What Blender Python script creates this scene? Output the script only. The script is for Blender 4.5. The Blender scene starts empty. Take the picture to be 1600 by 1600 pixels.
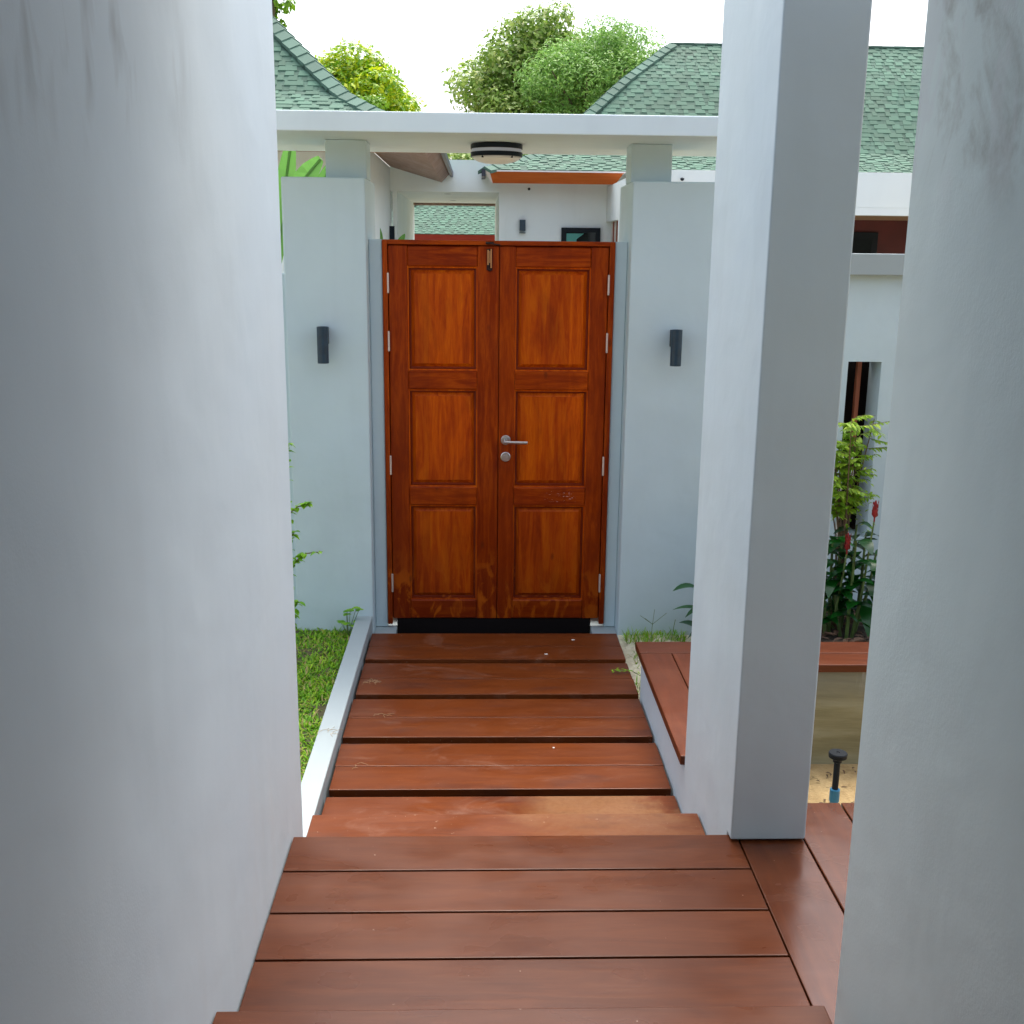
import bpy, bmesh, math, random
import numpy as np
from mathutils import Vector, Matrix
R = math.radians
random.seed(7)
rng = np.random.default_rng(7)
S = bpy.context.scene
COL = S.collection

# ------------------------------------------------------------------ camera
PITCH, ROLL, YAW, FPX = 0.23531764, 0.0110810578, 0.0312207632, 1712.47
fw = Vector((math.sin(YAW)*math.cos(PITCH), math.cos(YAW)*math.cos(PITCH), -math.sin(PITCH)))
r0 = fw.cross(Vector((0, 0, 1))).normalized(); u0 = r0.cross(fw)
rt = math.cos(ROLL)*r0 + math.sin(ROLL)*u0
up = -math.sin(ROLL)*r0 + math.cos(ROLL)*u0
cd = bpy.data.cameras.new("camera"); cam = bpy.data.objects.new("camera", cd); COL.objects.link(cam)
cam.matrix_world = Matrix(((rt.x, up.x, -fw.x, 0), (rt.y, up.y, -fw.y, 0), (rt.z, up.z, -fw.z, 2.0), (0, 0, 0, 1)))
cd.sensor_width = 36; cd.lens = FPX/1600*36; cd.clip_start = 0.05; cd.clip_end = 1000
S.camera = cam

# ------------------------------------------------------------------ world, sun, exposure
SUN_EL, SUN_AZ = R(66), R(8)        # azimuth measured clockwise from +Y
w = bpy.data.worlds.new("World"); S.world = w; w.use_nodes = True
nt = w.node_tree; nt.nodes.clear()
sky = nt.nodes.new("ShaderNodeTexSky"); sky.sky_type = 'NISHITA'; sky.sun_disc = False
sky.sun_elevation = SUN_EL; sky.sun_rotation = SUN_AZ; sky.dust_density = 6.0; sky.air_density = 1.0; sky.ozone_density = 1.0
hs = nt.nodes.new("ShaderNodeHueSaturation"); hs.inputs['Saturation'].default_value = 0.6   # overcast: a whitish sky
bg = nt.nodes.new("ShaderNodeBackground"); bg.inputs['Strength'].default_value = 0.15
wo = nt.nodes.new("ShaderNodeOutputWorld")
nt.links.new(sky.outputs[0], hs.inputs['Color']); nt.links.new(hs.outputs[0], bg.inputs[0]); nt.links.new(bg.outputs[0], wo.inputs[0])
sd = bpy.data.lights.new("sun", 'SUN'); sd.energy = 0.5; sd.angle = R(28); sd.color = (1.0, 0.96, 0.9)
so = bpy.data.objects.new("sun", sd); COL.objects.link(so)
sdir = Vector((math.sin(SUN_AZ)*math.cos(SUN_EL), math.cos(SUN_AZ)*math.cos(SUN_EL), math.sin(SUN_EL)))
so.rotation_euler = sdir.to_track_quat('Z', 'Y').to_euler()
S.view_settings.view_transform = 'Standard'; S.view_settings.look = 'None'
S.view_settings.exposure = 1.6; S.view_settings.gamma = 1.0; S.view_settings.use_curve_mapping = False
S.cycles.max_bounces = 10; S.cycles.diffuse_bounces = 7

# ------------------------------------------------------------------ material helpers
class N:
    def __init__(s, name):
        s.m = bpy.data.materials.new(name); s.m.use_nodes = True
        s.t = s.m.node_tree; s.b = s.t.nodes['Principled BSDF']
    def n(s, typ, **k):
        x = s.t.nodes.new(typ)
        for a, v in k.items():
            if a.startswith('i_'):
                key = a[2:]
                key = int(key) if key.isdigit() else key.replace('_', ' ')
                if hasattr(v, 'is_linked') or isinstance(v, bpy.types.NodeSocket): s.t.links.new(v, x.inputs[key])
                else: x.inputs[key].default_value = v
            else: setattr(x, a, v)
        return x
    def l(s, a, b): s.t.links.new(a, b)
    def pos(s): return s.n("ShaderNodeNewGeometry").outputs['Position']
    def obj(s): return s.n("ShaderNodeTexCoord").outputs['Object']
    def mapping(s, v, sc=(1, 1, 1), loc=None):
        x = s.n("ShaderNodeMapping"); s.l(v, x.inputs[0]); x.inputs['Scale'].default_value = sc
        if loc is not None: s.l(loc, x.inputs['Location'])
        return x.outputs[0]
    def noise(s, v, scale=5, detail=4, rough=.55, dist=0):
        x = s.n("ShaderNodeTexNoise"); s.l(v, x.inputs['Vector'])
        x.inputs['Scale'].default_value = scale; x.inputs['Detail'].default_value = detail
        x.inputs['Roughness'].default_value = rough; x.inputs['Distortion'].default_value = dist
        return x.outputs['Fac']
    def mr(s, v, a, b, c=0., d=1., smooth=False):
        x = s.n("ShaderNodeMapRange"); s.l(v, x.inputs[0])
        if smooth: x.interpolation_type = 'SMOOTHSTEP'
        for i, q in zip((1, 2, 3, 4), (a, b, c, d)): x.inputs[i].default_value = q
        return x.outputs[0]
    def math(s, op, a, b=None):
        x = s.n("ShaderNodeMath", operation=op)
        for i, q in enumerate((a, b)):
            if q is None: continue
            if isinstance(q, (int, float)): x.inputs[i].default_value = q
            else: s.l(q, x.inputs[i])
        return x.outputs[0]
    def mix(s, f, a, b, blend='MIX'):
        x = s.n("ShaderNodeMix", data_type='RGBA', blend_type=blend)
        for i, q in ((0, f), (6, a), (7, b)):
            if isinstance(q, (int, float)): x.inputs[i].default_value = q
            elif isinstance(q, (tuple, list)): x.inputs[i].default_value = (*q[:3], 1)
            else: s.l(q, x.inputs[i])
        return x.outputs[2]
    def ramp(s, f, stops):
        x = s.n("ShaderNodeValToRGB"); s.l(f, x.inputs[0]); e = x.color_ramp.elements
        while len(e) < len(stops): e.new(0.5)
        for el, (p, c) in zip(e, stops): el.position = p; el.color = (*c, 1)
        return x.outputs[0]
    def sep(s, v):
        x = s.n("ShaderNodeSeparateXYZ"); s.l(v, x.inputs[0]); return x.outputs
    def bump(s, h, strength=.2, dist=.01, prev=None):
        x = s.n("ShaderNodeBump"); s.l(h, x.inputs['Height'])
        x.inputs['Strength'].default_value = strength; x.inputs['Distance'].default_value = dist
        if prev is not None: s.l(prev, x.inputs['Normal'])
        s.l(x.outputs[0], s.b.inputs['Normal']); return x.outputs[0]
    def col(s, c):
        if isinstance(c, (tuple, list)): s.b.inputs['Base Color'].default_value = (*c[:3], 1)
        else: s.l(c, s.b.inputs['Base Color'])
    def rough(s, r):
        if isinstance(r, (int, float)): s.b.inputs['Roughness'].default_value = r
        else: s.l(r, s.b.inputs['Roughness'])

def plaster(name, c, var=.06, bump=.25, stain=None, rough=.6, grain=1.0):
    k = N(name); p = k.pos()
    a = k.noise(p, 1.3, 5, .6, .4); b = k.noise(k.mapping(p, (1, 1, .8)), 3.5, 3, .5)
    f = k.math('ADD', k.math('MULTIPLY', a, .6), k.math('MULTIPLY', b, .4))
    lo = tuple(x*(1-var) for x in c); hi = tuple(min(1, x*(1+var)) for x in c)
    cc = k.mix(k.mr(f, .32, .68), lo, hi)
    tint = k.mr(k.noise(p, .8, 2), .4, .62)
    cc = k.mix(k.math('MULTIPLY', tint, .5), cc, (c[0]*.95, c[1]*.99, c[2]*1.05))
    # faint vertical rain marks and rubbed patches
    rain = k.mr(k.noise(k.mapping(p, (2.2, 2.2, .35)), 2.0, 3, .5, .8), .52, .8, 0, .13)
    cc = k.mix(rain, cc, (c[0]*.66, c[1]*.68, c[2]*.66))
    if stain: cc = stain(k, p, cc)
    k.col(cc); k.rough(rough)
    fine = k.noise(p, 210*grain, 3, .55); mid = k.noise(p, 4.5*grain, 3, .45, .2)
    patch = k.mr(k.noise(p, 2.3, 3), .35, .65, .15, 1)
    b1 = k.bump(mid, min(1, bump*1.4), .010); k.bump(k.math('MULTIPLY', fine, patch), bump*.55, .0016, b1)
    return k.m

def stain_left(k, p, cc):
    x, y, z = k.sep(p)[:3]
    m = k.noise(k.mapping(p, (1, 4.5, 1.5)), 2.6, 3, .5, .3)
    g = k.mr(z, 2.05, 2.3, 0, 1, True)
    f = k.math('MULTIPLY', k.mr(m, .52, .68), g)
    f = k.math('MULTIPLY', f, k.mr(y, 2.4, 1.7))
    cc = k.mix(k.math('MULTIPLY', f, .5), cc, (.16, .16, .155))
    d = k.math('MULTIPLY', k.mr(k.noise(k.mapping(p, (1, 3, .8)), 1.7, 4, .6), .52, .72), k.mr(z, 1.0, .35))
    return k.mix(k.math('MULTIPLY', d, .22), cc, (.62, .57, .52))

def stain_right(k, p, cc):
    x, y, z = k.sep(p)[:3]
    m = k.noise(k.mapping(p, (1, 1.5, 1.2)), 3.6, 5, .6, .5)
    g = k.mr(z, 2.02, 2.2, 0, 1, True)
    f = k.math('MULTIPLY', k.mr(m, .47, .62), g)
    f = k.math('MULTIPLY', f, k.mr(k.noise(p, 60, 3, .6), .3, .6, .6, 1))
    cc = k.mix(k.math('MULTIPLY', f, .62), cc, (.17, .15, .125))
    m2 = k.noise(k.mapping(p, (1, 2.2, .8)), 5.3, 4, .6, .5)
    f2 = k.math('MULTIPLY', k.mr(m2, .54, .62), g)
    return k.mix(k.math('MULTIPLY', f2, .55), cc, (.55, .60, .63))

WALLC = (.51, .62, .645)
M = {}
M['wall'] = plaster('painted_plaster', WALLC, .07, .5)
M['wall_left'] = plaster('painted_plaster_smudged', (.60, .685, .725), .05, .32, stain_left)
M['wall_right'] = plaster('painted_plaster_mouldy', (.58, .675, .675), .06, .6, stain_right, .55, .7)
M['white'] = plaster('white_paint', (.33, .385, .39), .04, .15)
M['cream'] = plaster('pale_paint', (.74, .79, .77), .04, .15)
M['column'] = plaster('column_paint', (.53, .62, .665), .06, .45)
M['canopy'] = plaster('canopy_paint', (.64, .73, .745))
M['porch_dark'] = plaster('porch_shade_paint', (.13, .15, .16), .05, .1)  # dark tone chosen to cut the light on the column front
M['parapet'] = plaster('bright_paint', (.78, .83, .83), .02, .1)

def wood(name, stops, axis=0, stretch=9, scale=6, rough=(.28, .5), bump=.12, extra=None, coat=0.0, board_var=.25, spec=.22):
    k = N(name); o = k.obj()
    rnd = k.n("ShaderNodeObjectInfo").outputs['Random']
    isl = k.n("ShaderNodeNewGeometry").outputs['Random Per Island']
    rr = k.math('ADD', k.math('MULTIPLY', rnd, 37.0), k.math('MULTIPLY', isl, 11.0))
    cmb = k.n("ShaderNodeCombineXYZ"); [k.l(rr, cmb.inputs[i]) for i in range(3)]
    sc = [stretch, stretch, stretch]; sc[axis] = 1
    v = k.mapping(o, tuple(sc), cmb.outputs[0])
    g = k.noise(v, scale*.35, 6, .62, 1.2)
    fine = k.noise(v, scale*3.2, 4, .6, .3)
    f = k.math('ADD', k.math('MULTIPLY', g, .75), k.math('MULTIPLY', fine, .25))
    cc = k.ramp(f, stops)
    big = k.noise(k.mapping(o, (1, 1, 1), cmb.outputs[0]), 1.8, 3)
    cc = k.mix(k.math('MULTIPLY', k.mr(big, .35, .7), board_var), cc, tuple(x*.6 for x in stops[0][1]))
    cc = k.mix(k.math('MULTIPLY', rnd, board_var*.5), cc, tuple(min(1, x*1.15) for x in stops[-1][1]))
    if extra: cc = extra(k, k.pos(), cc)
    k.col(cc); k.rough(k.mr(k.noise(k.mapping(k.pos(), (1, 1.7, 1)), 4.3, 3, .5), .25, .75, rough[0], rough[1], True))
    k.bump(f, bump, .004)
    k.b.inputs['Specular IOR Level'].default_value = spec
    if coat: k.b.inputs['Coat Weight'].default_value = coat; k.b.inputs['Coat Roughness'].default_value = .25
    return k.m

DECK = [(.26, (.052, .0115, .003)), (.50, (.080, .0195, .0045)), (.74, (.116, .032, .009))]
def sand_film(k, p, cc):
    x, y, z = k.sep(p)[:3]
    a = k.noise(p, 3.0, 5, .65, .5)
    f = k.math('MULTIPLY', k.mr(k.math('ADD', x, k.math('MULTIPLY', a, .7)), .45, .62), k.mr(y, 3.80, 3.77))
    f = k.math('MULTIPLY', f, k.mr(k.math('ADD', x, a), 1.26, 1.12))
    f = k.math('MULTIPLY', f, k.mr(k.noise(p, 55, 3, .7), .25, .6, .55, 1))
    f = k.math('MULTIPLY', f, k.mr(y, 3.2, 3.55, .45, 1))
    cc = k.mix(k.math('MULTIPLY', f, .6), cc, (.25, .13, .055))
    # pale rubbed dust and dark water marks on the slabs
    d = k.math('MULTIPLY', k.mr(k.noise(k.mapping(p, (1, 2, 1)), 2.1, 6, .7, 1.5), .56, .74), .3)
    cc = k.mix(d, cc, (.30, .18, .13))
    e = k.math('MULTIPLY', k.mr(k.noise(k.mapping(p, (.8, 2.5, 1)), 2.6, 4, .6, .4), .56, .7), .5)
    cc = k.mix(e, cc, (.05, .022, .018))
    s = k.mr(k.noise(p, 90, 2, .5), .74, .78, 0, .6)
    return k.mix(s, cc, (.5, .36, .26))
def dust(k, p, cc):
    e = k.math('MULTIPLY', k.mr(k.noise(k.mapping(p, (.7, 2, 1)), 1.9, 4, .6, .6), .5, .75), .4)
    cc = k.mix(e, cc, (.15, .055, .028))
    s = k.mr(k.noise(p, 70, 2, .5), .76, .8, 0, .5)
    return k.mix(s, cc, (.5, .36, .28))
M['deck_x'] = wood('deck_board_across', DECK, 0, 10, 6, (.24, .42), .10, dust, spec=.22)
M['deck_y'] = wood('deck_board_along', DECK, 1, 10, 6, (.15, .30), .08, dust, spec=.38)
M['slab'] = wood('walkway_board', [(.26, (.080, .016, .003)), (.52, (.130, .030, .006)), (.78, (.185, .050, .012))], 0, 10, 6, (.30, .5), .1, sand_film)
M['bench_x'] = wood('bench_board_across', [(.3, (.070, .015, .004)), (.52, (.105, .025, .008)), (.72, (.15, .040, .014))], 0, 10, 6, (.35, .5), .08, dust)
M['bench_y'] = wood('bench_board_along', [(.3, (.070, .015, .004)), (.52, (.105, .025, .008)), (.72, (.15, .040, .014))], 1, 10, 6, (.35, .5), .08, dust)
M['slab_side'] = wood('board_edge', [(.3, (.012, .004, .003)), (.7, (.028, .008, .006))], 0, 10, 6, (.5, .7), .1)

def gate_wear(k, p, cc):
    x, y, z = k.sep(p)[:3]
    # varnish darker where rain splashes the foot, with scraped light tongues
    a = k.noise(k.mapping(p, (4, 4, .8)), 1.8, 5, .6, .4)
    f = k.mr(k.math('ADD', z, k.math('MULTIPLY', a, .9)), 1.45, .35)
    cc = k.mix(k.math('MULTIPLY', f, .6), cc, (.050, .003, .001))
    t = k.mr(k.noise(k.mapping(p, (7, 7, 3.0)), 1.7, 4, .6, .8), .52, .60)
    t = k.math('MULTIPLY', t, k.mr(k.math('ADD', z, k.math('MULTIPLY', a, .4)), .60, .36))
    cc = k.mix(k.math('MULTIPLY', t, .75), cc, (.40, .085, .004))
    band = k.n("ShaderNodeTexWhiteNoise", noise_dimensions='1D')
    k.l(k.math('FLOOR', k.math('MULTIPLY', k.math('ADD', x, 3.0), 9.5)), band.inputs['W'])
    cc = k.mix(k.math('MULTIPLY', band.outputs['Value'], .38), cc, (.14, .012, .001))
    blotch = k.mr(k.noise(k.mapping(p, (3, 3, 1.2)), 2.4, 4, .6, .6), .5, .75, 0, .5)
    cc = k.mix(blotch, cc, (.12, .010, .001))
    # knots
    v = k.n("ShaderNodeTexVoronoi"); k.l(k.mapping(p, (3.2, 3.2, 1.4)), v.inputs['Vector']); v.inputs['Scale'].default_value = 2.2
    kn = k.mr(v.outputs['Distance'], .035, .09, .55, 0)
    cc = k.mix(kn, cc, (.07, .012, .004))
    # chipped white paint flecks on the right middle rail
    box = k.math('MULTIPLY', k.math('MULTIPLY', k.mr(x, .35, .37), k.mr(x, .53, .51)), k.math('MULTIPLY', k.mr(z, .66, .68), k.mr(z, .735, .72)))
    ch = k.math('MULTIPLY', box, k.mr(k.noise(k.mapping(p, (1, 1, 3.5)), 60, 3, .6), .64, .68))
    return k.mix(ch, cc, (.7, .62, .58))
GW = [(.30, (.13, .008, .0)), (.48, (.27, .030, .0)), (.66, (.48, .078, .001))]
GP = [(.30, (.24, .017, .0)), (.48, (.49, .066, .0)), (.66, (.70, .145, .001))]
M['gate_v'] = wood('varnished_teak_upright', GW, 2, 11, 7, (.34, .5), .12, gate_wear, 0.0, spec=.12)
M['gate_h'] = wood('varnished_teak_rail', GW, 0, 11, 7, (.34, .5), .12, gate_wear, 0.0, spec=.12)
M['gate_groove'] = wood('dark_shaded_groove', [(.3, (.14, .009, .0)), (.7, (.28, .032, .0))], 2, 11, 7, (.4, .55), .1, gate_wear)  # dark moulding tone, deepened to paint in the recess shadow around the panels
M['gate_panel'] = wood('varnished_teak_panel', GP, 2, 11, 6, (.34, .5), .1, gate_wear, 0.0, .15, spec=.12)
M['fascia'] = wood('orange_fascia_wood', [(.3, (.36, .065, .010)), (.5, (.46, .10, .016)), (.7, (.55, .14, .03))], 0, 12, 3, (.4, .6), .1)
M['fascia_red'] = wood('red_fascia_wood', [(.3, (.20, .015, .006)), (.7, (.30, .03, .01))], 0, 12, 3)
M['soffit'] = wood('brown_soffit_board', [(.3, (.20, .115, .085)), (.5, (.27, .165, .125)), (.7, (.34, .22, .17))], 1, 14, 2.2, (.45, .6), .1)
M['bar'] = wood('red_wood_bar', [(.3, (.26, .07, .035)), (.7, (.40, .13, .07))], 2, 10, 6)

def simple(name, c, rough=.5, metal=0., spec=None, noise=0.0, nscale=20, bump=0.0):
    k = N(name)
    if noise:
        f = k.noise(k.obj(), nscale, 4, .6)
        k.col(k.mix(k.mr(f, .3, .7), tuple(x*(1-noise) for x in c), tuple(min(1, x*(1+noise)) for x in c)))
        if bump: k.bump(f, bump, .01)
    else: k.col(c)
    if max(c) < .03: k.b.inputs['Specular IOR Level'].default_value = .12
    k.rough(rough); k.b.inputs['Metallic'].default_value = metal
    return k.m
M['black'] = simple('black_metal', (.010, .016, .024), .38)
M['lamp_blue'] = simple('dark_lamp_metal', (.008, .032, .056), .4, 0, None, .3, 30)
M['dark'] = simple('dark_gap_board', (.006, .004, .004), .85)
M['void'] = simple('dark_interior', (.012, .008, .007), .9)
M['steel'] = simple('brushed_steel', (.62, .60, .58), .32, 1.0)
M['hinge'] = simple('hinge_metal', (.66, .56, .52), .42, .75)
M['brass'] = simple('aged_brass', (.50, .26, .12), .35, .85)
M['rust'] = simple('dark_bolt_metal', (.035, .015, .012), .45, .6)
M['lampband'] = simple('frosted_lamp_band', (.62, .68, .88), .4)
M['lampdome'] = simple('frosted_lamp_dome', (.74, .72, .70), .35)
M['blue'] = simple('blue_pipe_plastic', (.012, .17, .32), .4)
M['grey_cap'] = simple('sprinkler_cap', (.012, .015, .019), .5)
M['redwall'] = simple('dark_red_wall', (.075, .004, .003), .6, 0, None, .15, 3)
M['tan'] = simple('tan_soffit', (.42, .28, .18), .6, 0, None, .1, 4)
M['gutter'] = simple('navy_gutter', (.018, .020, .035), .4)
M['drip'] = simple('pale_drip_edge', (.72, .66, .64), .5)
M['post'] = simple('white_post_paint', (.74, .70, .64), .5, 0, None, .06, 8)
M['frame'] = simple('black_window_frame', (.010, .014, .018), .4)
g = N('green_window_glass'); g.col((.10, .32, .28)); g.rough(.08); g.b.inputs['Specular IOR Level'].default_value = .8; M['glass'] = g.m
g = N('dark_window_glass'); g.col((.006, .010, .010)); g.rough(.08); M['glass_dark'] = g.m

def conc():
    k = N('weathered_concrete'); p = k.pos(); x, y, z = k.sep(p)[:3]
    a = k.noise(k.mapping(p, (.5, .5, 4)), 3.5, 6, .65, .3)
    b = k.noise(k.mapping(p, (1, 1, .4)), 2.2, 4)
    cc = k.ramp(a, [(.3, (.17, .15, .075)), (.5, (.25, .225, .12)), (.7, (.33, .31, .20))])
    cc = k.mix(k.math('MULTIPLY', k.mr(z, .0, .16), .55), cc, (.17, .185, .18))
    cc = k.mix(k.math('MULTIPLY', k.math('MULTIPLY', k.mr(b, .45, .6), k.mr(z, -.1, -.36)), .6), cc, (.24, .17, .07))
    d = k.math('MULTIPLY', k.mr(k.noise(k.mapping(p, (1, 1, .15)), 26, 3, .6), .6, .75), k.mr(z, .05, .17))
    cc = k.mix(d, cc, (.36, .37, .35))
    k.col(cc); k.rough(.75); k.bump(a, .3, .01); return k.m
M['concrete'] = conc()

def sandm(name, c1, c2, specks=.5, dark=(.06, .045, .02), th=(.60, .66)):
    k = N(name); p = k.pos()
    a = k.noise(p, 7, 6, .65); f = k.noise(p, 60, 4, .7)
    cc = k.mix(k.mr(k.math('ADD', k.math('MULTIPLY', a, .6), k.math('MULTIPLY', f, .4)), .35, .65), c1, c2)
    d = k.math('MULTIPLY', k.mr(k.noise(p, 16, 5, .75, .5), th[0], th[1]), specks)
    cc = k.mix(d, cc, dark)
    k.col(cc); k.rough(.9); b1 = k.bump(a, .6, .03); k.bump(f, .5, .006, b1); return k.m
M['sand'] = sandm('yellow_sand', (.27, .18, .075), (.44, .32, .15), .8)
M['pale_sand'] = sandm('pale_mortar_sand', (.50, .46, .31), (.74, .70, .54), .25, (.22, .2, .13))
M['soil'] = sandm('dark_soil', (.025, .018, .011), (.07, .05, .03), .3)
M['turf_soil'] = sandm('turf_soil', (.05, .055, .02), (.12, .10, .045), .3)
M['ground'] = sandm('sandy_ground', (.20, .17, .10), (.34, .29, .18), .4, (.06, .08, .03))
M['litter'] = simple('dry_leaf', (.10, .055, .028), .8, 0, None, .5, 3)

def leafm(name, stops, rough=.45, trans=.35, spec=.4):
    k = N(name); isl = k.n("ShaderNodeNewGeometry").outputs['Random Per Island']
    cc = k.ramp(isl, stops)
    cc = k.mix(k.math('MULTIPLY', k.noise(k.obj(), 9, 3), .35), cc, tuple(x*.55 for x in stops[0][1]))
    k.col(cc); k.rough(rough); k.b.inputs['Specular IOR Level'].default_value = spec
    tr = k.n("ShaderNodeBsdfTranslucent"); k.l(cc, tr.inputs[0])
    mx = k.n("ShaderNodeMixShader"); mx.inputs[0].default_value = trans
    k.l(k.b.outputs[0], mx.inputs[1]); k.l(tr.outputs[0], mx.inputs[2])
    k.l(mx.outputs[0], k.t.nodes['Material Output'].inputs[0]); return k.m
M['leaf_mango'] = leafm('mango_leaf', [(0, (.14, .34, .012)), (.35, (.30, .52, .012)), (.7, (.52, .66, .015)), (1, (.72, .76, .03))])
M['leaf_olive'] = leafm('broad_tree_leaf', [(0, (.13, .25, .03)), (.4, (.27, .44, .07)), (.8, (.44, .58, .15)), (1, (.60, .64, .28))])
M['leaf_feather'] = leafm('feathery_tree_leaf', [(0, (.15, .33, .06)), (.5, (.27, .52, .11)), (1, (.42, .66, .19))])
M['leaf_dark'] = leafm('dark_bush_leaf', [(0, (.010, .030, .006)), (1, (.05, .10, .02))])
M['leaf_bright'] = leafm('bright_bush_leaf', [(0, (.10, .26, .012)), (1, (.28, .50, .03))])
M['leaf_lime'] = leafm('lime_shrub_leaf', [(0, (.16, .33, .015)), (.6, (.30, .50, .03)), (1, (.45, .60, .05))])
M['leaf_ginger'] = leafm('glossy_ginger_leaf', [(0, (.004, .055, .006)), (.7, (.010, .11, .010)), (1, (.03, .22, .02))], .28, .2, .6)
M['leaf_vine'] = leafm('creeper_leaf', [(0, (.12, .36, .010)), (1, (.36, .66, .03))])
M['banana'] = leafm('banana_leaf', [(0, (.09, .30, .04)), (1, (.20, .42, .10))], .35, .45)
M['grass'] = leafm('turf_blade', [(0, (.09, .28, .006)), (.45, (.22, .50, .010)), (.76, (.42, .66, .02)), (.86, (.42, .38, .09)), (1, (.50, .38, .17))], .5, .3)
M['straw'] = simple('dry_straw', (.42, .30, .16), .8, 0, None, .2, 10)
M['bark'] = simple('bark', (.12, .09, .06), .85, 0, None, .4, 12, .4)
M['stem'] = simple('brown_stem', (.14, .09, .045), .7, 0, None, .3, 20)
M['stem_green'] = simple('green_stem', (.10, .16, .04), .5, 0, None, .3, 20)
M['flower'] = simple('red_ginger_bract', (.26, .010, .012), .4, 0, None, .3, 25)

def shingle(name, c, v=.25):
    k = N(name); isl = k.n("ShaderNodeNewGeometry").outputs['Random Per Island']; p = k.pos()
    cc = k.mix(isl, tuple(x*(1-v) for x in c), tuple(x*(1+v) for x in c))
    gr = k.noise(p, 160, 2, .8)
    cc = k.mix(k.mr(gr, .35, .7, 0, .3), cc, tuple(x*.55 for x in c))
    big = k.mr(k.noise(p, .9, 4, .6), .45, .68, 0, .4)
    cc = k.mix(big, cc, (c[0]*.95+.012, c[1]*.78, c[2]*.80))
    k.col(cc); k.rough(.85); return k.m
M['sh_tab'] = shingle('green_shingle_tab', (.070, .158, .108), .22)
M['sh_base'] = shingle('green_shingle_base', (.058, .130, .092), .22)
M['sh_cap'] = shingle('green_hip_cap', (.072, .150, .112), .2)

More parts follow.
